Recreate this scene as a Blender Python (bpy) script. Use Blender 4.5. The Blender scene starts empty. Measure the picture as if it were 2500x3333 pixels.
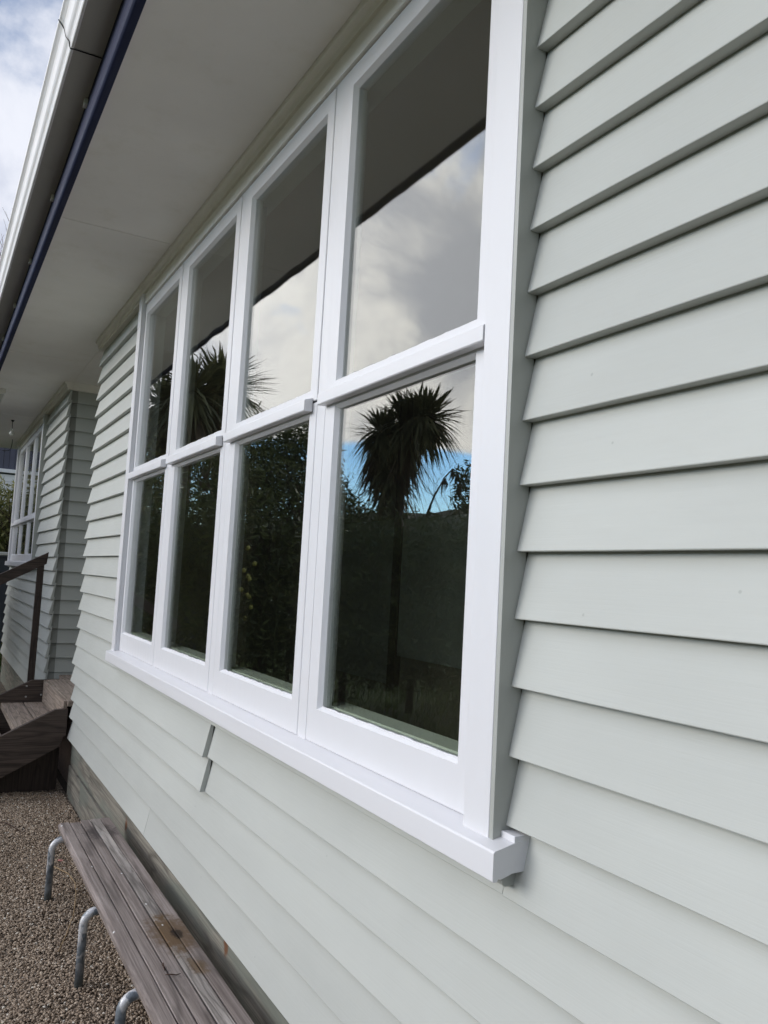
import bpy, math, random
import numpy as np
from mathutils import Vector, Matrix

rnd = random.Random(11)
rng = np.random.default_rng(11)
scene = bpy.context.scene
col = scene.collection
R = math.radians

# ------------------------------------------------------------------ camera
cd = bpy.data.cameras.new('camera')
cam = bpy.data.objects.new('camera', cd)
col.objects.link(cam)
cd.sensor_fit = 'VERTICAL'
cd.sensor_height = 32.0
cd.lens = 2674.53 / 3333.0 * 32.0
cd.clip_start = 0.02
cd.clip_end = 3000
cam.matrix_world = Matrix(((0.48559355, 0.04863207, 0.87283093, 1.28261614),
                           (0.87251231, -0.0886933, -0.48047451, -1.00488585),
                           (0.05404779, 0.99487106, -0.08550097, -0.07345259),
                           (0, 0, 0, 1)))
scene.camera = cam

# ------------------------------------------------------------------ sky, sun, exposure
SUN_AZ = R(70)      # from -x towards -y
SUN_EL = R(13)
sun_dir = Vector((-math.cos(SUN_AZ) * math.cos(SUN_EL), -math.sin(SUN_AZ) * math.cos(SUN_EL), math.sin(SUN_EL)))

scene.view_settings.view_transform = 'Standard'
scene.view_settings.look = 'None'
scene.view_settings.exposure = 0.0
scene.view_settings.gamma = 1.0
scene.view_settings.use_curve_mapping = False

world = bpy.data.worlds.new('World')
scene.world = world
world.use_nodes = True
wt = world.node_tree
wt.nodes.clear()


class NT:
    """tiny helper for building node trees"""
    def __init__(self, tree):
        self.t = tree

    def n(self, typ, ins=None, **props):
        nd = self.t.nodes.new(typ)
        for k, v in props.items():
            setattr(nd, k, v)
        if ins:
            for k, v in ins.items():
                s = nd.inputs[k]
                if isinstance(v, bpy.types.NodeSocket):
                    self.t.links.new(v, s)
                else:
                    s.default_value = v
        return nd

    def math(self, op, a, b=None, clamp=False):
        nd = self.n('ShaderNodeMath', operation=op, use_clamp=clamp)
        for i, v in enumerate((a, b)):
            if v is None:
                continue
            if isinstance(v, bpy.types.NodeSocket):
                self.t.links.new(v, nd.inputs[i])
            else:
                nd.inputs[i].default_value = v
        return nd.outputs[0]

    def mix(self, fac, a, b, mode='MIX'):
        nd = self.n('ShaderNodeMix', data_type='RGBA', blend_type=mode)
        for i, v in ((0, fac), (6, a), (7, b)):
            if isinstance(v, bpy.types.NodeSocket):
                self.t.links.new(v, nd.inputs[i])
            else:
                nd.inputs[i].default_value = v if i == 0 else (*v, 1)
        return nd.outputs[2]

    def ramp(self, fac, stops, interp='LINEAR'):
        nd = self.n('ShaderNodeValToRGB', {0: fac})
        cr = nd.color_ramp
        cr.interpolation = interp
        while len(cr.elements) < len(stops):
            cr.elements.new(0.5)
        for e, (p, c) in zip(cr.elements, stops):
            e.position = p
            e.color = (*c, 1) if len(c) == 3 else c
        return nd.outputs[0]

    def maprange(self, v, a, b, c=0.0, d=1.0, smooth=True):
        nd = self.n('ShaderNodeMapRange', {0: v, 1: a, 2: b, 3: c, 4: d})
        nd.interpolation_type = 'SMOOTHSTEP' if smooth else 'LINEAR'
        return nd.outputs[0]

    def noise(self, vec, scale, detail=4, rough=0.55, dist=0.0):
        return self.n('ShaderNodeTexNoise', {'Vector': vec, 'Scale': scale, 'Detail': detail,
                                             'Roughness': rough, 'Distortion': dist}).outputs[0]


w = NT(wt)
tc = w.n('ShaderNodeTexCoord')
gen = tc.outputs['Generated']
sky = w.n('ShaderNodeTexSky')
sky.sky_type = 'NISHITA'
sky.sun_disc = False
sky.sun_elevation = SUN_EL
sky.sun_rotation = math.atan2(sun_dir.x, sun_dir.y)
sky.air_density = 1.0
sky.dust_density = 0.1
sky.ozone_density = 2.0
sep = w.n('ShaderNodeSeparateXYZ', {0: gen})
zc = w.math('MAXIMUM', sep.outputs[2], 0.0)
# cloud layer seen in perspective: direction divided by height
den = w.math('ADD', zc, 0.34)
cx = w.math('DIVIDE', sep.outputs[0], den)
cy = w.math('DIVIDE', sep.outputs[1], den)
cv = w.n('ShaderNodeCombineXYZ', {0: cx, 1: cy, 2: 3.7}).outputs[0]
n1 = w.noise(cv, 1.9, 8, 0.55, 0.35)
n2 = w.noise(gen, 4.2, 7, 0.58, 0.45)
n3 = w.noise(gen, 1.9, 3, 0.5, 0.2)
cov = w.math('ADD', w.math('ADD', n1, w.maprange(zc, 0.125, 0.20, -0.34, 0.22)), w.maprange(zc, 0.34, 0.50, 0.0, -0.235))
mask = w.maprange(cov, 0.40, 0.53)
sunv = w.n('ShaderNodeVectorMath', {0: gen, 1: tuple(sun_dir)}, operation='DOT_PRODUCT').outputs['Value']
glow = w.maprange(sunv, 0.38, 0.93, 0.0, 1.0)
# thick parts are grey, thin parts and rims bright and slightly warm
thick = w.maprange(w.math('ADD', w.math('MULTIPLY', n2, 0.6), w.math('MULTIPLY', n3, 0.4)), 0.41, 0.53)
cbright = w.mix(glow, (10.0, 10.3, 11.3), (39.0, 37.4, 35.6))
cdark = w.mix(glow, (7.5, 8.0, 9.4), (19.5, 19.6, 21.0))
ccol = w.mix(thick, cbright, cdark)
blue = w.mix(1.0, sky.outputs[0], (1.7, 1.85, 2.15), 'MULTIPLY')
blue2 = w.mix(w.maprange(sunv, 0.5, 0.85), blue, w.mix(1.0, blue, (2.4, 2.85, 3.2), 'MULTIPLY'))
skc = w.mix(mask, blue2, ccol)
bg = w.n('ShaderNodeBackground', {0: skc, 1: 0.088})
out = w.n('ShaderNodeOutputWorld', {0: bg.outputs[0]})

sd = bpy.data.lights.new('sun', 'SUN')
sd.energy = 2.2
sd.angle = R(30)
sd.color = (1.0, 0.975, 0.945)
sun = bpy.data.objects.new('sun', sd)
sun.rotation_euler = (-sun_dir).to_track_quat('-Z', 'Y').to_euler()
sun.location = (-5, -12, 12)
col.objects.link(sun)


# ------------------------------------------------------------------ materials
def newmat(name):
    m = bpy.data.materials.new(name)
    m.use_nodes = True
    m.node_tree.nodes.clear()
    return m, NT(m.node_tree)


def finish(t, colr, rough=0.5, bump=None, bstr=0.3, bdist=0.002, spec=0.5, metal=0.0):
    p = t.n('ShaderNodeBsdfPrincipled')
    for k, v in (('Base Color', colr), ('Roughness', rough), ('Metallic', metal), ('Specular IOR Level', spec)):
        if isinstance(v, bpy.types.NodeSocket):
            t.t.links.new(v, p.inputs[k])
        elif k == 'Base Color':
            p.inputs[k].default_value = (*v, 1)
        else:
            p.inputs[k].default_value = v
    if bump is not None:
        b = t.n('ShaderNodeBump', {'Height': bump, 'Strength': bstr, 'Distance': bdist})
        t.t.links.new(b.outputs[0], p.inputs['Normal'])
    t.n('ShaderNodeOutputMaterial', {0: p.outputs[0]})
    return p


def objco(t, sx=1, sy=1, sz=1, rnd_off=False):
    c = t.n('ShaderNodeTexCoord').outputs['Object']
    if rnd_off:
        oi = t.n('ShaderNodeObjectInfo').outputs['Random']
        off = t.math('MULTIPLY', oi, 37.0)
        c = t.n('ShaderNodeVectorMath', {0: c, 1: t.n('ShaderNodeCombineXYZ', {0: off, 1: off, 2: off}).outputs[0]}).outputs[0]
    return t.n('ShaderNodeMapping', {'Vector': c, 'Scale': (sx, sy, sz)}).outputs[0]


def paint(name, c, rough=0.42, var=0.05, along=(6, 60, 160), bstr=0.25, specks=0.0, bdist=0.0006, dirt=0.0, spec=0.5, objvar=0.0):
    m, t = newmat(name)
    v = objco(t, *along, rnd_off=True)
    brush = t.noise(v, 1.0, 5, 0.65)
    big = t.noise(objco(t, 1.2, 1.2, 2.5, rnd_off=True), 1.0, 4)
    cc = t.mix(t.maprange(big, 0.3, 0.7), tuple(x * (1 - var) for x in c), tuple(min(1, x * (1 + var)) for x in c))
    cc = t.mix(t.math('MULTIPLY', brush, var * 1.2), cc, tuple(x * 0.7 for x in c))
    if specks:
        vz = t.n('ShaderNodeTexVoronoi', {'Vector': objco(t, rnd_off=True), 'Scale': 9.0})
        d = t.maprange(vz.outputs['Distance'], 0.02, 0.035, 1.0, 0.0)
        cc = t.mix(t.math('MULTIPLY', d, specks), cc, tuple(x * 0.55 for x in c))
    if dirt:
        dn = t.maprange(t.noise(objco(t, 3, 3, 9, rnd_off=True), 1.5, 6, 0.7), 0.5, 0.75, 0, dirt)
        cc = t.mix(dn, cc, tuple(x * y for x, y in zip(c, (0.7, 0.68, 0.55))))
    if objvar:
        oi = t.n('ShaderNodeObjectInfo').outputs['Random']
        cc = t.mix(t.math('MULTIPLY', oi, 1.0), cc, t.mix(1.0, cc, tuple([1 - objvar * 1.6] * 3), 'MULTIPLY'))
        scuff = t.maprange(t.noise(objco(t, 2.2, 8, 22, rnd_off=True), 3.0, 7, 0.75), 0.68, 0.80, 0, 0.35)
        cc = t.mix(scuff, cc, tuple(x * 1.22 for x in c))
        grime = t.maprange(t.noise(objco(t, 5, 12, 9, rnd_off=True), 2.0, 7, 0.75), 0.66, 0.82, 0, 0.30)
        cc = t.mix(grime, cc, tuple(x * y for x, y in zip(c, (0.66, 0.64, 0.56))))
    h = t.math('ADD', brush, t.math('MULTIPLY', t.noise(objco(t, 30, 30, 30), 1.0, 3), 0.8))
    rr = t.maprange(brush, 0.3, 0.7, rough - 0.06, rough + 0.08)
    finish(t, cc, rr, h, bstr, bdist, spec=spec)
    return m


M = {}
M['sage'] = paint('sage_paint', (0.465, 0.480, 0.452), 0.50, 0.045, (5, 60, 190), 0.6, specks=0.45, spec=0.25, objvar=0.035)
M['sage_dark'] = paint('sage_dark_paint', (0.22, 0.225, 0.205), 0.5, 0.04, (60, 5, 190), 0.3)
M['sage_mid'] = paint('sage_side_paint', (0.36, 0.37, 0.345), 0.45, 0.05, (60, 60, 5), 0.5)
M['white'] = paint('white_gloss_paint', (0.67, 0.67, 0.69), 0.36, 0.004, (6, 40, 40), 0.04, dirt=0.0)
M['white_v'] = paint('white_gloss_paint_upright', (0.67, 0.67, 0.69), 0.36, 0.004, (40, 40, 6), 0.04, dirt=0.0)
M['putty'] = paint('glazing_putty_paint', (0.76, 0.76, 0.78), 0.35, 0.02, (60, 60, 60), 0.6, bdist=0.0015)
M['soffit'] = paint('soffit_paint', (0.84, 0.815, 0.77), 0.6, 0.05, (3, 3, 3), 0.15, dirt=0.22)
M['cornice'] = paint('cornice_paint', (0.85, 0.82, 0.76), 0.55, 0.03, (5, 60, 60), 0.3, dirt=0.2)
M['gutter'] = paint('gutter_enamel', (0.76, 0.75, 0.75), 0.5, 0.02, (1.5, 6, 6), 0.04, dirt=0.22, spec=0.35)
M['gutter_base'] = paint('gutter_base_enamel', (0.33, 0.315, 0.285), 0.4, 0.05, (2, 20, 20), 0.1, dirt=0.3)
M['navy'] = paint('navy_fascia_paint', (0.010, 0.015, 0.052), 0.6, 0.1, (4, 50, 50), 0.3, spec=0.25)
M['interior_wall'] = paint('interior_wall_paint', (0.30, 0.25, 0.18), 0.7, 0.04, (3, 3, 3), 0.1)
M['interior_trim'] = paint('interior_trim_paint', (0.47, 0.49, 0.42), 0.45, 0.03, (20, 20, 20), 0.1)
M['interior_dark'] = paint('interior_brown', (0.10, 0.06, 0.035), 0.6, 0.1, (3, 3, 3), 0.1)
M['pinboard'] = paint('pinboard_felt', (0.44, 0.44, 0.37), 0.9, 0.06, (9, 9, 9), 0.2)
M['blue_cladding'] = paint('dark_plum_cladding', (0.062, 0.062, 0.095), 0.5, 0.12, (20, 60, 3), 0.3)
M['white_cladding'] = paint('white_cladding', (0.74, 0.74, 0.75), 0.5, 0.05, (3, 20, 30), 0.2, dirt=0.3)
M['charcoal'] = paint('charcoal_steel', (0.042, 0.047, 0.058), 0.45, 0.1, (20, 20, 3), 0.2)
M['roof'] = paint('roof_steel', (0.10, 0.10, 0.11), 0.45, 0.1, (2, 2, 2), 0.1)


def wood(name, c0, c1, axis='x', rough=0.75, ring=9.0, knots=None, bstr=0.7, stains=None, specks=False, green=None, gapc=None, fine=1.0, wear=0.0):
    m, t = newmat(name)
    st = {'x': (1.0, 9, 9), 'y': (9, 1.0, 9), 'z': (9, 9, 1.0)}[axis]
    v = objco(t, *st, rnd_off=True)
    warp = t.noise(v, 0.7, 3, 0.5)
    rings = t.math('FRACT', t.math('MULTIPLY', warp, ring))
    rings = t.math('ABSOLUTE', t.math('SUBTRACT', rings, 0.5))
    ringm = t.maprange(rings, 0.0, 0.22, 1.0, 0.0)
    st2 = tuple(s * 14 * fine for s in st)
    st2 = tuple(x / 6 if x == min(st2) else x for x in st2)
    grain = t.noise(objco(t, *st2, rnd_off=True), 1.0, 4, 0.7)
    cc = t.mix(t.maprange(grain, 0.3, 0.72), c0, c1)
    cc = t.mix(t.math('MULTIPLY', ringm, 0.5), cc, tuple(x * 0.45 for x in c0))
    if green:
        gm = t.maprange(t.noise(objco(t, 1.0, 2, 5, rnd_off=True), 1.6, 4), 0.45, 0.62, 0, 0.75)
        cc = t.mix(gm, cc, green)
    if wear:
        wm = t.maprange(t.noise(objco(t, *st, rnd_off=True), 1.7, 6, 0.7), 0.50, 0.66, 0, wear)
        cc = t.mix(wm, cc, tuple(min(1, x * 1.7 + .05) for x in c1))
    co = objco(t)
    for (p, r0, cs, amt) in (stains or []):
        dv = t.n('ShaderNodeVectorMath', {0: co, 1: p}, operation='SUBTRACT').outputs[0]
        dv = t.n('ShaderNodeMapping', {'Vector': dv, 'Scale': (1 / r0[0], 1 / r0[1], 1 / r0[2])}).outputs[0]
        L = t.n('ShaderNodeVectorMath', {0: dv}, operation='LENGTH').outputs['Value']
        L = t.math('ADD', L, t.math('MULTIPLY', t.math('SUBTRACT', t.noise(co, 38, 5, 0.7), 0.5), 1.5))
        cc = t.mix(t.maprange(L, 0.45, 1.05, amt, 0.0), cc, cs)
    if specks:
        vz = t.n('ShaderNodeTexVoronoi', {'Vector': objco(t, 14, 26, 10)}, )
        vz.inputs['Scale'].default_value = 1.0
        rndc = t.n('ShaderNodeSeparateColor', {0: vz.outputs['Color']}).outputs[0]
        sp = t.math('MULTIPLY', t.maprange(vz.outputs['Distance'], 0.08, 0.13, 1, 0), t.math('GREATER_THAN', rndc, 0.80))
        cc = t.mix(sp, cc, (0.7, 0.7, 0.68))
    h = t.math('ADD', grain, t.math('MULTIPLY', ringm, -0.5))
    finish(t, cc, rough, h, bstr, 0.0018, spec=0.3)
    return m


M['bench_wood'] = wood('weathered_bench_wood', (0.165, 0.132, 0.118), (0.335, 0.285, 0.262), 'x', 0.66, 5, specks=True, wear=0.25,
                       stains=[((-1.78, -0.10, -1.385), (0.20, 0.10, 0.1), (0.125, 0.075, 0.035), 0.8),
                               ((-1.77, -0.085, -1.385), (0.05, 0.022, 0.05), (0.025, 0.014, 0.008), 0.95),
                               ((-1.50, -0.10, -1.385), (0.08, 0.05, 0.05), (0.13, 0.08, 0.035), 0.7),
                               ((-3.05, -0.13, -1.385), (0.14, 0.10, 0.1), (0.045, 0.035, 0.034), 0.8)])
M['bench_grey'] = wood('silvered_bench_wood', (0.19, 0.165, 0.15), (0.40, 0.36, 0.33), 'x', 0.8, 14, specks=True, wear=0.4,
                       stains=[((-1.78, -0.10, -1.385), (0.22, 0.10, 0.1), (0.125, 0.072, 0.030), 0.9),
                               ((-1.77, -0.085, -1.385), (0.07, 0.03, 0.05), (0.022, 0.012, 0.007), 1.0),
                               ((-1.50, -0.08, -1.385), (0.10, 0.05, 0.05), (0.13, 0.075, 0.03), 0.8)])
M['base_wood'] = wood('treated_pine_base', (0.135, 0.122, 0.10), (0.30, 0.28, 0.235), 'x', 0.8, 6, green=(0.15, 0.165, 0.14),
                      stains=[((-3.23, 0.02, -1.414), (0.035, 0.05, 0.05), (0.14, 0.055, 0.02), 0.9),
                              ((-1.59, 0.02, -1.376), (0.03, 0.05, 0.05), (0.14, 0.055, 0.02), 0.9)], bstr=0.5)
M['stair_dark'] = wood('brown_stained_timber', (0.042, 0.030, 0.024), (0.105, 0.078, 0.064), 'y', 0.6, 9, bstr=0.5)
M['stair_pale'] = wood('worn_deck_timber', (0.21, 0.165, 0.13), (0.42, 0.345, 0.285), 'x', 0.8, 12, bstr=0.5)
M['rail_wood'] = wood('brown_rail_timber', (0.028, 0.018, 0.014), (0.070, 0.048, 0.038), 'y', 0.5, 9, bstr=0.4)
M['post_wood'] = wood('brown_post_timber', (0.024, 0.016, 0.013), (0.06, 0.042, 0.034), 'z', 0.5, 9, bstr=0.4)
M['palm_trunk'] = wood('cabbage_tree_bark', (0.07, 0.055, 0.045), (0.17, 0.14, 0.115), 'z', 0.9, 9)
M['bark'] = wood('tree_bark', (0.05, 0.038, 0.028), (0.12, 0.095, 0.07), 'z', 0.9, 9)


def galv():
    m, t = newmat('galvanised_steel')
    n = t.noise(objco(t, 26, 26, 26), 1.0, 5, 0.6)
    flake = t.noise(objco(t, 15, 15, 8), 1.0, 3, 0.5, 0.8)
    cc = t.mix(t.maprange(n, 0.35, 0.65), (0.11, 0.13, 0.15), (0.24, 0.27, 0.30))
    zz = t.n('ShaderNodeSeparateXYZ', {0: objco(t)}).outputs[2]
    up = t.maprange(zz, -1.68, -1.55)
    fm = t.math('MULTIPLY', t.maprange(flake, 0.49, 0.53), up)
    cc = t.mix(fm, cc, (0.56, 0.56, 0.57))
    cc = t.mix(t.maprange(zz, -1.73, -1.66, 0.6, 0.0), cc, (0.10, 0.11, 0.09))
    finish(t, cc, t.maprange(n, 0.3, 0.7, 0.35, 0.55), t.math('ADD', n, t.math('MULTIPLY', fm, 1.2)), 0.5, 0.001, metal=0.25)
    return m


M['galv'] = galv()


def glass():
    m, t = newmat('window_glass')
    g = t.n('ShaderNodeNewGeometry')
    wav = t.noise(objco(t, 1.0, 1.0, 0.7, rnd_off=True), 2.2, 2, 0.5)
    bmp = t.n('ShaderNodeBump', {'Height': wav, 'Strength': 0.16, 'Distance': 0.006})
    dt = t.n('ShaderNodeVectorMath', {0: g.outputs['Incoming'], 1: g.outputs['Normal']}, operation='DOT_PRODUCT').outputs['Value']
    c = t.math('ABSOLUTE', dt)
    k = t.math('POWER', t.math('SUBTRACT', 1.0, c, True), 5.0)
    f = t.math('ADD', 0.095, t.math('MULTIPLY', k, 0.905))
    gl = t.n('ShaderNodeBsdfGlossy', {'Color': (1, 1, 1, 1), 'Roughness': 0.0, 'Normal': bmp.outputs[0]})
    tr = t.n('ShaderNodeBsdfTransparent', {'Color': (0.93, 0.96, 0.93, 1)})
    mx = t.n('ShaderNodeMixShader', {0: f, 1: tr.outputs[0], 2: gl.outputs[0]})
    # thin dust film and a few smears
    sm = t.noise(objco(t, 9, 9, 2.2), 2.0, 6, 0.75)
    dm = t.maprange(sm, 0.62, 0.85, 0.0, 0.03)
    df = t.n('ShaderNodeBsdfDiffuse', {'Color': (0.6, 0.6, 0.56, 1)})
    mx2 = t.n('ShaderNodeMixShader', {0: t.math('ADD', dm, 0.002), 1: mx.outputs[0], 2: df.outputs[0]})
    t.n('ShaderNodeOutputMaterial', {0: mx2.outputs[0]})
    return m


M['glass'] = glass()


def gravel_mat(name, attr):
    m, t = newmat(name)
    if attr:
        a = t.n('ShaderNodeAttribute', attribute_name='tone').outputs['Fac']
        cc = t.ramp(a, [(0.0, (0.12, 0.086, 0.058)), (0.3, (0.28, 0.21, 0.150)), (0.6, (0.42, 0.33, 0.245)),
                        (0.85, (0.56, 0.465, 0.36)), (1.0, (0.74, 0.68, 0.58))])
        h = t.noise(objco(t, 300, 300, 300), 1.0, 2)
        finish(t, cc, 0.75, h, 0.3, 0.0008, spec=0.35)
    else:
        vz = t.n('ShaderNodeTexVoronoi', {'Vector': objco(t), 'Scale': 95.0})
        s = t.n('ShaderNodeSeparateColor', {0: vz.outputs['Color']}).outputs[0]
        cc = t.ramp(s, [(0.0, (0.06, 0.045, 0.033)), (0.5, (0.18, 0.14, 0.10)), (1.0, (0.34, 0.28, 0.22))])
        finish(t, cc, 0.85, t.math('SUBTRACT', 1.0, vz.outputs['Distance']), 1.0, 0.006)
    return m


M['pebble'] = gravel_mat('gravel_pebbles', True)
M['gravel_bed'] = gravel_mat('gravel_bed', False)


def simple(name, c, rough=0.6, var=0.3, sc=5.0, spec=0.3, trans=0.0):
    m, t = newmat(name)
    n = t.noise(objco(t), sc, 5, 0.6)
    cc = t.mix(t.maprange(n, 0.3, 0.7), tuple(x * (1 - var) for x in c), tuple(min(1, x * (1 + var)) for x in c))
    p = finish(t, cc, rough, n, 0.3, 0.01, spec=spec)
    return m


def leafmat(name, c0, c1, rough=0.5, trans=0.25):
    m, t = newmat(name)
    a = t.n('ShaderNodeAttribute', attribute_name='tone').outputs['Fac']
    cc = t.mix(a, c0, c1)
    p = t.n('ShaderNodeBsdfPrincipled', {'Base Color': cc, 'Roughness': rough, 'Specular IOR Level': 0.4})
    tl = t.n('ShaderNodeBsdfTranslucent', {'Color': cc})
    mx = t.n('ShaderNodeMixShader', {0: trans, 1: p.outputs[0], 2: tl.outputs[0]})
    t.n('ShaderNodeOutputMaterial', {0: mx.outputs[0]})
    return m


M['palm_leaf'] = leafmat('cabbage_leaf', (0.045, 0.055, 0.022), (0.17, 0.17, 0.075))
M['palm_dead'] = leafmat('cabbage_dead_leaf', (0.05, 0.035, 0.02), (0.15, 0.11, 0.06))
M['leaf_dark'] = leafmat('dark_foliage', (0.035, 0.055, 0.018), (0.13, 0.16, 0.048))
M['leaf_mid'] = leafmat('mid_foliage', (0.05, 0.075, 0.024), (0.19, 0.22, 0.07))
M['leaf_olive'] = leafmat('olive_foliage', (0.07, 0.07, 0.025), (0.26, 0.22, 0.08))
M['leaf_pale'] = leafmat('pale_foliage', (0.07, 0.09, 0.02), (0.38, 0.36, 0.14), trans=0.35)
M['litter'] = leafmat('leaf_litter', (0.04, 0.025, 0.018), (0.22, 0.15, 0.09), trans=0.05)
M['grass_leaf'] = leafmat('grass_blades', (0.06, 0.10, 0.022), (0.16, 0.23, 0.06))
M['grass'] = simple('grass', (0.062, 0.088, 0.030), 0.9, 0.4, 3.0)
M['hill'] = simple('bush_hill', (0.030, 0.042, 0.022), 0.9, 0.45, 0.12)
M['lemon'] = simple('lemon_skin', (0.34, 0.33, 0.08), 0.4, 0.1)
M['twig'] = simple('dry_twig', (0.30, 0.21, 0.12), 0.8, 0.3, 60)
M['dark_twig'] = simple('dark_twig', (0.06, 0.035, 0.025), 0.8, 0.3, 60)
M['pink'] = simple('fallen_leaf_pink', (0.48, 0.20, 0.17), 0.6, 0.2, 60)
M['winter_twig'] = simple('winter_twig', (0.24, 0.20, 0.20), 0.9, 0.2, 5)
M['black'] = simple('black_rubber', (0.015, 0.015, 0.015), 0.6, 0.1)
M['screw'] = simple('steel_screw', (0.42, 0.40, 0.37), 0.4, 0.1)
M['bulb'] = simple('bulb_glass', (0.75, 0.75, 0.70), 0.15, 0.02, spec=0.6)
M['plastic'] = simple('white_plastic', (0.68, 0.67, 0.62), 0.4, 0.03)
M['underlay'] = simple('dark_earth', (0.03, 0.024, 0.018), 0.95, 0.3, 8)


# ------------------------------------------------------------------ mesh helpers
def mesh_obj(name, verts, faces, mat, parent=None, smooth=False, bevel=0.0, tone=None):
    me = bpy.data.meshes.new(name)
    me.from_pydata([tuple(v) for v in verts], [], [tuple(f) for f in faces])
    if mat is not None:
        me.materials.append(mat)
    if smooth:
        me.polygons.foreach_set('use_smooth', [True] * len(me.polygons))
    me.update()
    o = bpy.data.objects.new(name, me)
    col.objects.link(o)
    if parent is not None:
        o.parent = parent
    if bevel:
        b = o.modifiers.new('bevel', 'BEVEL')
        b.width = bevel
        b.segments = 2
        b.limit_method = 'ANGLE'
        b.angle_limit = R(35)
        if not smooth:
            me.polygons.foreach_set('use_smooth', [True] * len(me.polygons))
            wn = o.modifiers.new('wn', 'WEIGHTED_NORMAL')
            wn.keep_sharp = False
    return o


def empty(name, label, cat, group=None, loc=(0, 0, 0)):
    o = bpy.data.objects.new(name, None)
    o.location = loc
    o.empty_display_size = 0.2
    col.objects.link(o)
    o['label'] = label
    o['category'] = cat
    if group:
        o['group'] = group
    return o


def tag(o, label, cat, group=None):
    o['label'] = label
    o['category'] = cat
    if group:
        o['group'] = group
    return o


def box(name, mat, parent, x0, x1, y0, y1, z0, z1, bevel=0.0):
    v = [(x0, y0, z0), (x1, y0, z0), (x1, y1, z0), (x0, y1, z0), (x0, y0, z1), (x1, y0, z1), (x1, y1, z1), (x0, y1, z1)]
    f = [(0, 3, 2, 1), (4, 5, 6, 7), (0, 1, 5, 4), (1, 2, 6, 5), (2, 3, 7, 6), (3, 0, 4, 7)]
    return mesh_obj(name, v, f, mat, parent, bevel=bevel)


def extrude_x(name, mat, parent, prof, x0, x1, segs=1, wob=0.0, bevel=0.0, seed=0):
    """profile given as (y,z), extruded along x"""
    rr = random.Random(seed)
    n = len(prof)
    xs = [x0 + (x1 - x0) * i / segs for i in range(segs + 1)]
    V, F = [], []
    for i, x in enumerate(xs):
        dz = rr.uniform(-wob, wob)
        dy = rr.uniform(-wob, wob) * 0.6
        for (y, z) in prof:
            V.append((x, y + dy, z + dz))
    for i in range(segs):
        for j in range(n):
            a = i * n + j
            b = i * n + (j + 1) % n
            F.append((a, b, b + n, a + n))
    F.append(tuple(range(n)))
    F.append(tuple(reversed(range(segs * n, segs * n + n))))
    me_o = mesh_obj(name, V, F, mat, parent, bevel=bevel)
    fix_normals(me_o)
    return me_o


def extrude_poly(name, mat, parent, poly, axis, a0, a1, bevel=0.0):
    """closed polygon extruded along an axis: axis 'x' poly=(y,z)"""
    n = len(poly)
    V = [(a0, y, z) for y, z in poly] + [(a1, y, z) for y, z in poly]
    F = [tuple(range(n)), tuple(reversed(range(n, 2 * n)))] + [(i, (i + 1) % n, (i + 1) % n + n, i + n) for i in range(n)]
    o = mesh_obj(name, V, F, mat, parent, bevel=bevel)
    fix_normals(o)
    return o


import bmesh


def fix_normals(o):
    bm = bmesh.new()
    bm.from_mesh(o.data)
    bmesh.ops.recalc_face_normals(bm, faces=bm.faces)
    bm.to_mesh(o.data)
    bm.free()


def tube(name, mat, parent, pts, radii, sides=10, smooth=True, cap=True):
    pts = [Vector(p) for p in pts]
    if not isinstance(radii, (list, tuple)):
        radii = [radii] * len(pts)
    V, F = [], []
    up = Vector((0, 0, 1))
    prev = None
    for i, p in enumerate(pts):
        if i == 0:
            d = pts[1] - pts[0]
        elif i == len(pts) - 1:
            d = pts[-1] - pts[-2]
        else:
            d = pts[i + 1] - pts[i - 1]
        d.normalize()
        if prev is None:
            a = d.cross(up)
            if a.length < 0.05:
                a = d.cross(Vector((1, 0, 0)))
        else:
            a = prev - d * prev.dot(d)
        a.normalize()
        prev = a
        b = d.cross(a)
        for k in range(sides):
            th = 2 * math.pi * k / sides
            V.append(p + (a * math.cos(th) + b * math.sin(th)) * radii[i])
    for i in range(len(pts) - 1):
        for k in range(sides):
            a0 = i * sides + k
            a1 = i * sides + (k + 1) % sides
            F.append((a0, a1, a1 + sides, a0 + sides))
    if cap:
        F.append(tuple(range(sides)))
        F.append(tuple(reversed(range((len(pts) - 1) * sides, len(pts) * sides))))
    o = mesh_obj(name, V, F, mat, parent, smooth=smooth)
    fix_normals(o)
    return o


def np_mesh(name, V, F, mat, parent=None, tone=None, smooth=False):
    """V (n,3), F (m,k) numpy"""
    me = bpy.data.meshes.new(name)
    n, (m_, k) = len(V), F.shape
    me.vertices.add(n)
    me.vertices.foreach_set('co', V.astype(np.float32).ravel())
    me.loops.add(m_ * k)
    me.loops.foreach_set('vertex_index', F.astype(np.int32).ravel())
    me.polygons.add(m_)
    me.polygons.foreach_set('loop_start', np.arange(0, m_ * k, k, dtype=np.int32))
    me.polygons.foreach_set('loop_total', np.full(m_, k, dtype=np.int32))
    if smooth:
        me.polygons.foreach_set('use_smooth', np.ones(m_, dtype=bool))
    me.update(calc_edges=True)
    if tone is not None:
        a = me.attributes.new('tone', 'FLOAT', 'POINT')
        a.data.foreach_set('value', tone.astype(np.float32))
    me.materials.append(mat)
    o = bpy.data.objects.new(name, me)
    col.objects.link(o)
    if parent is not None:
        o.parent = parent
    return o


# ------------------------------------------------------------------ ground
GZ = -1.73


def sheet(name, mat, pts, kind='structure'):
    o = mesh_obj(name, pts, [tuple(range(len(pts)))], mat)
    o['kind'] = kind
    return o


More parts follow.
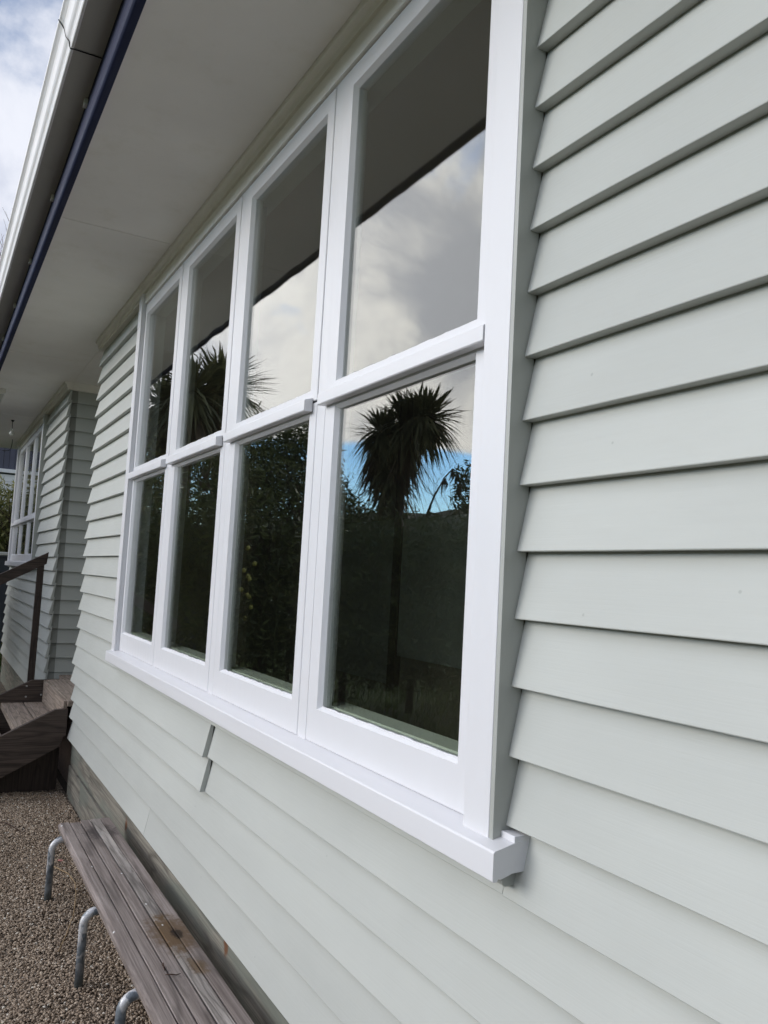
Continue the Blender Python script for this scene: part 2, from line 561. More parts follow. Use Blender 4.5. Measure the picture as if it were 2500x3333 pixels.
sheet('lawn', M['grass'], [(-400, -400, GZ - 0.03), (300, -400, GZ - 0.03), (300, 400, GZ - 0.03), (-400, 400, GZ - 0.03)])
sheet('gravel_bed', M['gravel_bed'], [(-12.5, -3.2, GZ - 0.010), (4, -3.2, GZ - 0.010), (4, 0.3, GZ - 0.010), (-12.5, 0.3, GZ - 0.010)])
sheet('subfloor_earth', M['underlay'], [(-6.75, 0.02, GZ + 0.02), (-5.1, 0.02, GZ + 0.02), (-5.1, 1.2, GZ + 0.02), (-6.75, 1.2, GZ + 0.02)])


def icosa():
    p = (1 + 5 ** 0.5) / 2
    v = np.array([(-1, p, 0), (1, p, 0), (-1, -p, 0), (1, -p, 0), (0, -1, p), (0, 1, p), (0, -1, -p), (0, 1, -p),
                  (p, 0, -1), (p, 0, 1), (-p, 0, -1), (-p, 0, 1)], float)
    v /= np.linalg.norm(v[0])
    f = np.array([(0, 11, 5), (0, 5, 1), (0, 1, 7), (0, 7, 10), (0, 10, 11), (1, 5, 9), (5, 11, 4), (11, 10, 2), (10, 7, 6),
                  (7, 1, 8), (3, 9, 4), (3, 4, 2), (3, 2, 6), (3, 6, 8), (3, 8, 9), (4, 9, 5), (2, 4, 11), (6, 2, 10),
                  (8, 6, 7), (9, 8, 1)])
    return v, f


def rand_rot(n):
    q = rng.normal(size=(n, 4))
    q /= np.linalg.norm(q, axis=1)[:, None]
    a, b, c, d = q.T
    return np.stack([np.stack([a*a+b*b-c*c-d*d, 2*(b*c-a*d), 2*(b*d+a*c)], 1),
                     np.stack([2*(b*c+a*d), a*a-b*b+c*c-d*d, 2*(c*d-a*b)], 1),
                     np.stack([2*(b*d-a*c), 2*(c*d+a*b), a*a-b*b-c*c+d*d], 1)], 1)


def gravel(name, x0, x1, y0, y1, dens, smin, smax):
    n = int((x1 - x0) * (y1 - y0) * dens)
    iv, jf = icosa()
    c = np.stack([rng.uniform(x0, x1, n), rng.uniform(y0, y1, n), np.zeros(n)], 1)
    lay = rng.random(n)
    s = rng.uniform(smin, smax, n)
    ax = np.stack([s, s * rng.uniform(0.65, 0.95, n), s * rng.uniform(0.42, 0.7, n)], 1)
    und = 0.006 * np.sin(c[:, 0] * 5.1 + c[:, 1] * 3) + 0.005 * np.sin(c[:, 1] * 11 - c[:, 0] * 2.2)
    c[:, 2] = GZ + und + lay * 0.008 - 0.004
    th = rng.uniform(0, 2 * np.pi, n)
    tilt = rng.normal(0, 0.38, (n, 2))
    Rm = np.zeros((n, 3, 3))
    ct, stt = np.cos(th), np.sin(th)
    Rz = np.zeros((n, 3, 3)); Rz[:, 0, 0] = ct; Rz[:, 0, 1] = -stt; Rz[:, 1, 0] = stt; Rz[:, 1, 1] = ct; Rz[:, 2, 2] = 1
    a = tilt[:, 0]
    Rx = np.zeros((n, 3, 3)); Rx[:, 0, 0] = 1; Rx[:, 1, 1] = np.cos(a); Rx[:, 1, 2] = -np.sin(a); Rx[:, 2, 1] = np.sin(a); Rx[:, 2, 2] = np.cos(a)
    Rm = Rx @ Rz
    shp = iv[None] * (1 + rng.uniform(-0.16, 0.16, (n, 12, 1)))
    V = np.einsum('nij,nkj->nki', Rm, shp * ax[:, None, :]) + c[:, None, :]
    F = jf[None] + (np.arange(n) * 12)[:, None, None]
    big = 0.5 + 0.5 * np.sin(c[:, 0] * 3.3 + 1.2) * np.sin(c[:, 1] * 6.1)
    tone = np.clip(rng.beta(2.0, 2.6, n) * 0.95 + 0.10 * (big - 0.5), 0, 1)
    tone[rng.random(n) < 0.022] = 1.0
    o = np_mesh(name, V.reshape(-1, 3), F.reshape(-1, 3), M['pebble'], tone=np.repeat(tone, 12), smooth=True)
    o['kind'] = 'stuff'
    return o


g = gravel('gravel', -5.3, -1.5, -0.95, 0.02, 14500, 0.0045, 0.0085)
g['label'] = 'brown pea gravel spread between the steps and the bench'
g['category'] = 'gravel'
g = gravel('gravel', -6.6, 0.5, -1.7, -0.95, 2500, 0.006, 0.010)
g['label'] = 'looser brown pea gravel out towards the lawn'
g['category'] = 'gravel'

# ------------------------------------------------------------------ the house
E_ = 0.13
REC = 0.028
house = empty('weatherboard_house', 'pale sage green weatherboard house with long white-framed window bank', 'house')


def frame_map(kind, off):
    """returns fn (u, n, z) -> world; n = outward from board tip plane"""
    if kind == 'front':                       # faces -y, u = x
        return lambda u, n, z: (u, off - n, z)
    if kind == 'east':                        # faces +x, u = y
        return lambda u, n, z: (off + n, u, z)
    return lambda u, n, z: (off - n, u, z)    # faces -x, u = y


def weatherboard(fm, k, u0, u1, proud=0.0, top=None, bottom=None, mat=None, seed=None):
    zb = k * E_ if bottom is None else bottom
    zt = (k + 1) * E_ + 0.024 if top is None else top
    rr = random.Random((k * 7919 + int(round(u0 * 100)) * 104729) & 0xffff if seed is None else seed)
    h = zt - zb
    slope = REC / E_
    # (n, z) outline: rounded nose, sloped face, thin top, back
    nose = 0.0022
    prof = [(-REC * 0.98, zb + 0.0006), (-0.0030, zb), (-nose * 0.3, zb + 0.0006), (0.0, zb + nose), (-slope * 0.03, zb + 0.03)]
    prof += [(-slope * h, zt), (-slope * h - 0.008, zt), (-REC * 0.98 - 0.0035, zb + 0.03)]
    L = abs(u1 - u0)
    segs = max(1, int(L / 0.22))
    n = len(prof)
    V, F = [], []
    base = rr.uniform(-0.0011, 0.0011)
    for i in range(segs + 1):
        u = u0 + (u1 - u0) * i / segs
        dz = base + rr.uniform(-0.00055, 0.00055)
        dn = proud + rr.uniform(-0.0005, 0.0005)
        for j, (nn, z) in enumerate(prof):
            V.append(fm(u, nn + dn, z + (dz if j in (0, 1, 2, 3) else 0)))
    for i in range(segs):
        for j in range(n):
            a = i * n + j
            b = i * n + (j + 1) % n
            F.append((a, b, b + n, a + n))
    F.append(tuple(range(n)))
    F.append(tuple(range(segs * n, segs * n + n)))
    o = mesh_obj('weatherboard', V, F, mat or M['sage'], house, smooth=False)
    fix_normals(o)
    return o


FZ0 = 1.545      # underside of the cornice
CEIL = 1.62      # soffit
front = frame_map('front', 0.0)
WX0, WX1 = -3.66, 0.0          # main window, outside of its facings
WZ0, WZ1 = -0.60, 1.55
XC = -5.12                     # corner of the main wall
XE = 4.2
K0, K1 = -10, 11

for k in range(K0, K1 + 1):
    top = FZ0 + 0.01 if k == K1 else None
    zb = k * E_
    if zb + E_ > WZ0 + 0.01:
        segl, segr = (XC, WX0 - 0.001), (WX1 + 0.0035, XE)
        if zb < WZ0 - 0.005:       # board that runs on beneath the sill
            weatherboard(front, k, XC, WX0, 0)
            weatherboard(front, k, WX0, -0.0, 0, top=WZ0 - 0.02)
            weatherboard(front, k, 0.0, XE, 0)
        else:
            weatherboard(front, k, *segl, top=top)
            weatherboard(front, k, *segr, top=top)
    elif k in (-6, -7):
        weatherboard(front, k, XC, -1.862, 0.013)
        weatherboard(front, k, -1.8605, XE, -0.006)
    elif k == -10:
        weatherboard(front, k, XC, -4.995, 0, bottom=-1.322)
        weatherboard(front, k, -4.992, -2.725, 0, bottom=-1.322)
        weatherboard(front, k, -2.7240, XE, 0, bottom=-1.322)
    elif k == -9:
        weatherboard(front, k, XC, -4.955, 0)
        weatherboard(front, k, -4.952, XE, 0)
    else:
        weatherboard(front, k, XC, XE, 0)

# second wall face beyond the porch recess
SX0, SX1 = -11.42, -6.712
W2X0, W2X1 = -11.20, -8.23
W2Z0 = -0.115
for k in range(K0, K1 + 1):
    top = FZ0 + 0.01 if k == K1 else None
    zb = k * E_
    if zb + E_ > W2Z0 + 0.03:
        weatherboard(front, k, SX0, W2X0 - 0.001, top=top)
        weatherboard(front, k, W2X1 + 0.0035, SX1, top=top)
    else:
        weatherboard(front, k, SX0, SX1, bottom=-1.322 if k == K0 else None)

# porch recess: side wall facing the camera, its dark painted strip near the corner, back wall, near return
eastw = frame_map('east', -6.715)
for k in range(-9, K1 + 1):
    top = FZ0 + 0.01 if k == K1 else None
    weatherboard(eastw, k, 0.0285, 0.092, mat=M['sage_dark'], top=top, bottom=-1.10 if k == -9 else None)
    weatherboard(eastw, k, 0.0925, 1.2, top=top, bottom=-1.10 if k == -9 else None, mat=M['sage'])
backw = frame_map('front', 1.2)
for k in range(-8, K1 + 1):
    weatherboard(backw, k, -6.70, -5.13, top=FZ0 + .01 if k == K1 else None)
westw = frame_map('west', XC - 0.005)
for k in range(K0, K1 + 1):
    weatherboard(westw, k, 0.0285, 1.2, top=FZ0 + .01 if k == K1 else None, bottom=-1.322 if k == K0 else None, mat=M['sage'])
# end wall of the far wing
westw2 = frame_map('west', SX0 - 0.005)
for k in range(K0, K1 + 1):
    weatherboard(westw2, k, 0.0285, 3.0, bottom=-1.322 if k == K0 else None)


# wall cores (keep the rooms light-tight)
def core(x0, x1, y0, y1, z0, z1):
    box('wall_core', M['interior_wall'], house, x0, x1, y0, y1, z0, z1)


yc0, yc1 = 0.043, 0.13
core(XC + 0.03, WX0 + 0.03, yc0, yc1, -1.30, CEIL)
core(WX1 - 0.03, XE, yc0, yc1, -1.30, CEIL)
core(WX0 + 0.03, WX1 - 0.03, yc0, yc1, -1.30, -0.575)
core(WX0 + 0.03, WX1 - 0.03, yc0, yc1, 1.50, CEIL)
core(SX0 + 0.03, W2X0 + 0.03, yc0, yc1, -1.30, CEIL)
core(W2X1 - 0.03, -6.75, yc0, yc1, -1.30, CEIL)
core(W2X0 + 0.03, W2X1 - 0.03, yc0, yc1, -1.30, -0.10)
core(W2X0 + 0.03, W2X1 - 0.03, yc0, yc1, 1.50, CEIL)
core(-6.83, -6.745, 0.131, 1.30, -1.30, CEIL)
core(-6.744, -5.10, 1.235, 1.30, -1.30, CEIL)
core(XC + 0.03, XC + 0.09, 0.131, 1.234, -1.30, CEIL)
core(SX0 + 0.03, SX0 + 0.10, 0.131, 3.0, -1.30, CEIL)
core(XE - 0.06, XE, 0.131, 3.0, -1.30, CEIL)
# rooms behind the glass
box('room_back_wall', M['interior_wall'], house, SX0, XE, 2.75, 2.85, -1.30, 1.62)
box('room_floor', M['interior_dark'], house, SX0 + .1, XE, 1.301, 2.749, -1.34, -1.30)
box('room_floor', M['interior_dark'], house, XC + .09, XE, 0.131, 1.3, -1.34, -1.30)
box('room_floor', M['interior_dark'], house, SX0 + .1, -6.84, 0.131, 1.3, -1.34, -1.30)
box('partition', M['interior_wall'], house, -8.2, -8.1, 1.31, 2.749, -1.30, 1.62)
t_ = (2.74 + 1.005) / (3.5 + 1.005)
def bk(x, z):
    return 1.28 + (x - 1.28) * t_, -0.073 + (z + 0.073) * t_
xa, za = bk(-6.56, -1.16); xb, zb_ = bk(-8.6, 0.62)
box('pinboard', M['pinboard'], house, xb, xa, 2.70, 2.749, za, zb_)
xa, za = bk(-6.36, -0.84); xb, zb_ = bk(-3.6, 0.62)
box('pinboard', M['pinboard'], house, xa, xb, 2.70, 2.749, za, zb_)
box('room_post', M['interior_dark'], house, bk(-6.54, 0)[0], bk(-6.38, 0)[0], 2.69, 2.748, -1.3, 1.6)

# cornice under the soffit, continuous along both wall faces and round the recess
corn = [(0.040, 1.5485), (-0.007, 1.5485), (-0.007, 1.563), (-0.017, 1.566), (-0.018, 1.588), (-0.021, 1.592), (-0.033, 1.598), (-0.036, 1.603), (-0.036, 1.6195), (0.040, 1.6195)]
extrude_x('cornice', M['cornice'], house, corn, XC - 0.004, XE, 24, 0.0005)
extrude_x('cornice', M['cornice'], house, corn, SX0 - 0.03, -6.705, 12, 0.0005)
box('cornice', M['cornice'], house, -6.74, -6.700, 0.0405, 1.2, 1.5485, 1.6195)
box('cornice', M['cornice'], house, XC - 0.02, XC + 0.02, 0.0405, 1.2, 1.5485, 1.6195)

# soffit sheets with raised cover battens
joints = [XE, 0.02, -2.93, -5.88, -9.03, -12.12]
for i in range(len(joints) - 1):
    y1 = 0.03
    box('soffit_sheet', M['soffit'], house, joints[i + 1], joints[i], -0.585, 0.031, CEIL, CEIL + 0.008)
for j in joints[2:5]:
    box('soffit_batten', M['soffit'], house, j - 0.011, j + 0.011, -0.583, -0.037, CEIL - 0.0035, CEIL, bevel=0.0012)
box('soffit_sheet', M['soffit'], house, -6.75, XC, 0.0315, 1.24, CEIL, CEIL + 0.008)
box('soffit_batten', M['soffit'], house, -6.69, XC - .04, 0.031, 0.050, CEIL - 0.003, CEIL)
box('ceiling', M['interior_wall'], house, SX0, XE, 0.05, 2.85, CEIL + 0.012, CEIL + 0.04)

# navy fascia with rounded lower outer arris
fa = [(-0.585, 1.60), (-0.606, 1.60), (-0.612, 1.602), (-0.617, 1.607), (-0.62, 1.615), (-0.62, 1.80), (-0.585, 1.80)]
extrude_x('fascia_board', M['navy'], house, fa, -12.15, XE, 60, 0.0008)
# gutter: floor, bead, cove and ogee front
gp = [(-0.6215, 1.717), (-0.716, 1.715), (-0.7195, 1.7125), (-0.7255, 1.7125), (-0.7285, 1.717), (-0.7285, 1.7235), (-0.7275, 1.7255),
      (-0.7295, 1.733), (-0.7335, 1.741), (-0.7395, 1.748), (-0.7440, 1.756), (-0.7465, 1.768), (-0.7500, 1.785), (-0.7545, 1.797),
      (-0.7620, 1.806), (-0.7690, 1.812), (-0.7700, 1.822), (-0.760, 1.822), (-0.745, 1.79), (-0.725, 1.735), (-0.6215, 1.730)]
GUT_SPLIT = -1.655
for (a, b) in ((-12.2, GUT_SPLIT - 0.0015), (GUT_SPLIT + 0.0015, XE)):
    V, F = [], []
    o = extrude_x('gutter', M['gutter'], house, gp, a, b, 1)
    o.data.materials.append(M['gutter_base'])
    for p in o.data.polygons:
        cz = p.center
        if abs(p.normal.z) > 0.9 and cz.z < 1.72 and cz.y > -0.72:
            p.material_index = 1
    # joint collar hidden inside
box('gutter_joiner', M['black'], house, GUT_SPLIT - 0.02, GUT_SPLIT + 0.02, -0.715, -0.6225, 1.719, 1.724)
tube('sealant_bead', M['black'], house, [(GUT_SPLIT, -0.6225, 1.7145), (GUT_SPLIT, -0.716, 1.7125), (GUT_SPLIT, -0.727, 1.711), (GUT_SPLIT - .006, -0.7295, 1.722),
                                         (GUT_SPLIT - 0.004, -0.7335, 1.739), (GUT_SPLIT - .012, -0.7440, 1.756), (GUT_SPLIT - .02, -0.7500, 1.785), (GUT_SPLIT - .025, -0.7710, 1.815)],
     0.0022, 6)
for bx in (-1.0, -1.964, -2.919, -3.902, -4.88, -5.86, -6.84, -7.82):
    box('gutter_bracket', M['plastic'], house, bx - 0.017, bx + 0.017, -0.6335, -0.6205, 1.690, 1.7155, bevel=0.001)
# roof over everything
extrude_poly('roof', M['roof'], house, [(-0.70, 1.80), (-0.66, 1.86), (3.1, 3.1), (3.1, 3.04), (-0.585, 1.802)], 'x', -12.2, XE)


# ---- windows
def sash(parent, x0, x1, gx0, gx1, z0, z1, gz0, gz1, ywf=-0.003, ywb=0.042, yg=0.012):
    """one sash: a ring frame with putty bevel running back to the glass, opening gx/gz measured at the glass"""
    s = 0.0085
    def ring(y, a0, a1, b0, b1):
        return [(a0, y, b0), (a1, y, b0), (a1, y, b1), (a0, y, b1)]
    rb = 0.0
    R0 = ring(ywb, x0, x1, z0, z1)
    R1 = ring(ywf + 0.002, x0, x1, z0, z1)
    R1b = ring(ywf, x0 + 0.002, x1 - 0.002, z0 + 0.002, z1 - 0.002)
    R2 = ring(ywf, gx0 - s, gx1 + s, gz0 - s, gz1 + s)
    R3 = ring(yg, gx0, gx1, gz0, gz1)
    R4 = ring(yg + 0.005, gx0, gx1, gz0, gz1)
    R5 = ring(ywb, gx0 - 0.004, gx1 + 0.004, gz0 - 0.004, gz1 + 0.004)
    rings = [R0, R1, R1b, R2, R3, R4, R5, R0]
    V = [v for r in rings[:-1] for v in r]
    F = []
    m = len(rings) - 1
    for i in range(m):
        for j in range(4):
            a = (i % m) * 4 + j
            b = (i % m) * 4 + (j + 1) % 4
            c = ((i + 1) % m) * 4 + (j + 1) % 4
            d = ((i + 1) % m) * 4 + j
            F.append((a, b, c, d))
    o = mesh_obj('sash', V, F, M['white_v'], parent)
    fix_normals(o)
    o.data.materials.append(M['putty'])
    for p in o.data.polygons:
        if abs(p.normal.y) < 0.98 and -0.0025 < p.center.y < 0.011 and gx0 - 0.02 < p.center.x < gx1 + 0.02 and gz0 - 0.02 < p.center.z < gz1 + 0.02:
            p.material_index = 1
    pane = box('pane', M['glass'], parent, gx0 - 0.003, gx1 + 0.003, yg + 0.0005, yg + 0.0045, gz0 - 0.003, gz1 + 0.003)
    # uneven putty / paint line along the foot of the pane
    rr = random.Random(int(gx0 * 1000))
    n = 26
    V, F = [], []
    for i in range(n + 1):
        x = gx0 + (gx1 - gx0) * i / n
        hgt = rr.uniform(0.0008, 0.0038)
        V += [(x, yg - 0.0022, gz0 - 0.001), (x, yg + 0.0003, gz0 + hgt), (x, yg + 0.0003, gz0 - 0.001)]
        if i < n:
            a = i * 3
            F += [(a, a + 3, a + 4, a + 1), (a + 1, a + 4, a + 5, a + 2), (a + 2, a + 5, a + 3, a)]
    mesh_obj('putty_edge', V, F, M['putty'], parent, smooth=True)
    return o


def window_bank(x_out0, x_out1, inner0, inner1, glasses, sill_z, low, high, sill_ext=(0.01, 0.045)):
    """glasses: list of (gx0,gx1) from the right; low/high: (z0,z1) of the panes"""
    win = bpy.data.objects.new('window', None)
    col.objects.link(win)
    win.parent = house
    lz0, lz1 = low
    hz0, hz1 = high
    mid = (lz1 + hz0) / 2
    st = sill_z + 0.055        # top of the sill at its front edge
    yf = -0.003
    topz = hz1 + 0.075
    # joint positions between bays
    # a mullion post stands right-of every joint except the first bay
    n = len(glasses)
    for i, (g0, g1) in enumerate(glasses):
        sx0 = g0 - 0.074 if i < n - 1 else inner0 + 0.001
        sx1 = g1 + 0.060 if i > 0 else inner1 - 0.002
        if i > 0:
            mx0, mx1 = sx1 + 0.0016, glasses[i - 1][0] - 0.074 - 0.004
            box('mullion', M['white_v'], win, mx0, mx1, yf + 0.0012, 0.085, st + 0.010, topz, bevel=0.0015)
        # interior reveal behind each sash
        sash(win, sx0, sx1, g0, g1, st + 0.012, mid - 0.004, lz0, lz1)
        sash(win, sx0, sx1, g0, g1, mid + 0.002, topz - 0.004, hz0, hz1, ywf=-0.0045)
        # drip mould over the lower sash
        x0, x1 = sx0 + 0.004, (sx1 - 0.028 if i > 0 else inner1 - 0.0005)
        zt, zb = mid + 0.012, mid - 0.031
        pr = [(-0.0046, zb), (-0.030, zb - 0.001), (-0.033, zb + 0.002), (-0.033, zt - 0.012), (-0.031, zt - 0.008), (-0.0046, zt)]
        extrude_x('drip_mould', M['white'], win, pr, x0, x1, 4, 0.0006, bevel=0.0008, seed=i)
        # inside rebates: transom and inner sill board
        box('transom', M['interior_trim'], win, sx0, sx1, 0.0425, 0.085, mid - 0.025, mid + 0.025)
        box('inner_sill', M['interior_trim'], win, sx0, sx1, 0.0425, 0.115, lz0 - 0.07, lz0 + 0.001)
    box('jamb', M['white_v'], win, inner0 - 0.055, inner0, -0.020, 0.115, st, topz, bevel=0.001)
    box('jamb', M['white_v'], win, inner1 + 0.001, inner1 + 0.055, -0.020, 0.115, st, topz)
    # head board above the sashes
    box('head_board', M['cornice'], win, inner0 - 0.05, inner1 + 0.05, -0.014, 0.030, topz + 0.0, 1.5475, bevel=0.0012)
    box('head_lining', M['interior_trim'], win, inner0, inner1, 0.0425, 0.115, hz1 + 0.02, 1.5475)
    # facings
    for (a, b) in ((x_out0, inner0 - 0.0015), (inner1 + 0.0015, x_out1 - 0.0105)):
        box('facing_board', M['white_v'], win, a, b, -0.030, -0.0205, st - 0.006, 1.5475, bevel=0.0016)
        box('facing_board', M['white_v'], win, a + (0.002), b, -0.0203, 0.025, st - 0.006, 1.5470)
    # green painted scriber on the near side of the right hand facing
    box('scriber', M['sage_mid'], win, x_out1 - 0.0102, x_out1 + 0.0025, -0.0292, 0.025, st - 0.008, 1.5474, bevel=0.001)
    # sill with stepped end, fall to the front, and drip groove
    s0, s1 = x_out0 - sill_ext[0], x_out1 + sill_ext[1]
    pr = [(0.030, sill_z + 0.012), (-0.014, sill_z + 0.010), (-0.040, sill_z + 0.002), (-0.045, sill_z + 0.004), (-0.048, sill_z - 0.001), (-0.056, sill_z - 0.001), (-0.058, sill_z + 0.002),
          (-0.058, st - 0.005), (-0.055, st - 0.001), (-0.050, st), (-0.004, st + 0.011), (0.030, st + 0.011)]
    extrude_x('sill', M['white'], win, pr, s0, s1, 10, 0.0004, bevel=0.001)
    # upstand of the sill beside the facing
    box('sill_horn', M['white'], win, x_out1 + 0.0026, s1 - 0.0008, -0.010, 0.027, st + 0.006, st + 0.021, bevel=0.0015)
    # weathered bead tucked under the sill
    pr = [(0.02, sill_z - 0.018), (-0.012, sill_z - 0.020), (-0.019, sill_z - 0.016), (-0.020, sill_z - 0.006), (-0.016, sill_z + 0.009), (0.02, sill_z + 0.011)]
    extrude_x('sill_bead', M['sage_mid'], win, pr, s0 + 0.01, s1 - 0.020, 12, 0.0008)
    return win


gl = [(-0.862 - 0.89 * i, -0.170 - 0.89 * i) for i in range(4)]
window_bank(-3.66, 0.0, -3.575, -0.097, gl, -0.604, (-0.433, 0.427), (0.517, 1.412))
w2 = (11.09 - 8.33) / 3
gl2 = []
for i in range(3):
    r = -8.33 - w2 * i
    gl2.append((r - w2 + 0.075, r - 0.06))
window_bank(-11.20, -8.23, -11.09, -8.33, gl2, -0.165 + 0.05, (0.035, 0.40), (0.50, 1.412))

# base planks below the cladding
def plank(x0, x1, z0, z1, y0=0.034, mat=None, dy=0.0):
    o = box('base_plank', mat or M['base_wood'], house, x0, x1, y0 + dy, y0 + 0.045 + dy, z0, z1, bevel=0.002)
    return o


for (x0, x1) in ((XC + 0.01, -4.35), (-4.347, -0.9), (-0.897, XE)):
    plank(x0, x1, -1.505, -1.305, dy=rnd.uniform(0, .002))
for (x0, x1) in ((XC + 0.01, -4.60), (-4.596, -2.1), (-2.096, XE)):
    plank(x0, x1, -1.715, -1.513, dy=-0.006 - rnd.uniform(0, .003))
plank(XC + 0.01, XE, -1.80, -1.718)
for (x0, x1) in ((SX0, -9.2), (-9.197, -6.73)):
    plank(x0, x1, -1.508, -1.305)
    plank(x0, x1, -1.715, -1.512, dy=0.003)
box('base_plank', M['base_wood'], house, -6.78, -6.74, 0.07, 1.2, -1.80, -1.12)
box('base_plank', M['base_wood'], house, -5.10, -5.06, 0.07, 1.2, -1.80, -1.32)

# ------------------------------------------------------------------ porch steps
st_ = empty('porch_steps', 'dark brown timber steps with handrail rising to the porch recess', 'steps', loc=(0, 0, 0))
NX = -5.135
extrude_poly('stringer', M['stair_dark'], st_, [(-0.008, -1.113), (-0.097, -1.119), (-1.27, -1.715), (-1.27, -1.735), (-0.70, -1.735), (-0.045, -1.383), (-0.026, -1.312), (-0.008, -1.302)], 'x', NX - 0.045, NX, bevel=0.002)
extrude_poly('stringer', M['stair_dark'], st_, [(-0.004, -1.064), (-0.128, -1.066), (-1.27, -1.650), (-1.27, -1.735), (-0.70, -1.735), (-0.02, -1.383), (-0.004, -1.30)], 'x', -6.425, -6.38, bevel=0.002)
for i in range(3):
    zt = -1.250 - 0.19 * i
    yb = -0.010 - 0.355 * i
    for (a, b) in ((yb - 0.168, yb), (yb - 0.345, yb - 0.178)):
        box('tread', M['stair_pale'], st_, -6.378, NX - 0.047, a, b, zt - 0.045, zt, bevel=0.003)
box('riser', M['stair_pale'], st_, -6.36, NX - 0.047, -0.036, -0.012, -1.243, -1.064, bevel=0.002)
yy = -0.010
for i in range(8):
    x1 = NX + 0.0 if yy > 0.0 else NX - 0.03
    box('landing_board', M['stair_pale'], st_, -6.70 if yy > 0 else -6.375, -5.155, yy, yy + 0.138, -1.100, -1.0600 - rnd.uniform(0, 0.0015), bevel=0.002)
    yy += 0.144
box('landing_joist', M['stair_dark'], st_, -6.36, -5.20, 0.02, 0.065, -1.24, -1.101)
box('handrail_post', M['post_wood'], st_, -6.472, -6.4265, -0.158, -0.105, -1.35, -0.075, bevel=0.002)
box('handrail_post', M['post_wood'], st_, -6.472, -6.4265, -1.02, -0.967, -1.735, -0.565, bevel=0.002)
extrude_poly('handrail', M['rail_wood'], st_, [(-0.078, 0.033), (-0.088, -0.070), (-1.085, -0.640), (-1.075, -0.530)], 'x', -6.468, -6.42, bevel=0.003)
for (y, z) in ((-0.165, -1.115), (-0.165, -1.205), (-0.045, -1.19), (-0.38, -1.32)):
    tube('screw_head', M['screw'], st_, [(-6.381, y, z), (-6.377, y, z)], 0.008, 10)
box('shade_board', M['stair_dark'], st_, -6.42, -6.385, -0.69, 0.0, GZ, -1.40)  # boards added to keep light out of the space beneath the steps
box('shade_board', M['stair_dark'], st_, -6.36, -5.20, 0.07, 0.10, GZ, -1.101)
box('shade_board', M['post_wood'], st_, -5.34, -5.31, -0.80, -0.02, GZ, -1.36)  # dark panel standing in for the deep shade under the near stringer
# pale timber block under the steps
box('support_block', M['stair_pale'], st_, -5.92, -5.80, -0.33, -0.29, -1.62, -1.53, bevel=0.002)

# ------------------------------------------------------------------ bench
bn = empty('slatted_bench', 'low grey-brown slatted timber bench on bent galvanised legs beside the wall', 'bench')
SZ = -1.385
ys = [-0.296, -0.243, -0.191, -0.139, -0.088]
ends = [-3.270, -3.255, -3.275, -3.285, -3.290]
for i, y in enumerate(ys):
    w_ = 0.047 if i else 0.049
    x0, x1 = ends[i], -0.25 + rnd.uniform(-.01, .01)
    if i == 0:
        prof = [(y, SZ - 0.036), (y - 0.004, SZ - 0.012), (y + 0.008, SZ), (y + w_, SZ), (y + w_, SZ - 0.036)]
    else:
        prof = [(y, SZ - 0.034), (y, SZ), (y + w_, SZ), (y + w_, SZ - 0.034)]
    segs = 14
    o = extrude_x('slat', M['bench_grey'] if i == 3 else M['bench_wood'], bn, prof, x0, x1, segs, 0.0012, bevel=0.0028, seed=i + 3)
for lx in (-3.17, -2.22, -1.50, -0.66):
    y0, y1 = -0.334, -0.055
    zt = SZ - 0.036 - 0.018
    r = 0.017
    pts = [(lx, y0, GZ - 0.05), (lx, y0, zt - 0.05)]
    for a in range(1, 8):
        th = math.pi / 2 * a / 7
        pts.append((lx, y0 + 0.05 * (1 - math.cos(th)), zt - 0.05 + 0.05 * math.sin(th)))
    for a in range(0, 8):
        th = math.pi / 2 * a / 7
        pts.append((lx, y1 - 0.05 + 0.05 * math.sin(th), zt - 0.05 + 0.05 * math.cos(th)))
    pts.append((lx, y1, GZ - 0.05))
    tube('leg', M['galv'], bn, pts, r, 14)

tag(tube('dry_twig', M['dark_twig'], None, [(-1.475, -0.205, SZ + 0.002), (-1.46, -0.19, SZ + 0.006), (-1.455, -0.175, SZ + 0.004), (-1.456, -0.160, SZ + 0.006)], [0.0012, 0.002, 0.0018, 0.0008], 6),
    'small dark twig lying across the bench slats', 'twig')
tag(tube('curled_leaf', M['dark_twig'], None, [(-1.545, -0.196, SZ - 0.006), (-1.535, -0.200, SZ + 0.010), (-1.52, -0.203, SZ + 0.014), (-1.50, -0.201, SZ + 0.002)], [0.0015, 0.004, 0.0035, 0.001], 6),
    'curled brown leaf stuck in the gap between two bench slats', 'leaf')
tag(tube('dry_stalk', M['twig'], None, [(-3.62, -0.262, GZ + .021), (-3.45, -0.198, GZ + .023), (-3.30, -0.186, GZ + .024), (-3.173, -0.200, GZ + .023), (-3.03, -0.226, GZ + .022), (-2.888, -0.255, GZ + .021), (-2.70, -0.31, GZ + .021), (-2.533, -0.367, GZ + .020)], 0.003, 6),
    'long curved tan stalk lying on the gravel between the bench legs', 'stalk')
V = [(-3.70, -0.215, GZ + .006 + .014), (-3.675, -0.222, GZ + .006 + .016), (-3.655, -0.205, GZ + .006 + .017), (-3.67, -0.190, GZ + .006 + .018), (-3.69, -0.195, GZ + .006 + .015), (-3.675, -0.206, GZ + .006 + .022)]
o = mesh_obj('fallen_leaf', V, [(0, 1, 5), (1, 2, 5), (2, 3, 5), (3, 4, 5), (4, 0, 5)], M['pink'], smooth=True)
tag(o, 'single pinkish fallen leaf on the gravel behind the farthest bench leg', 'leaf')
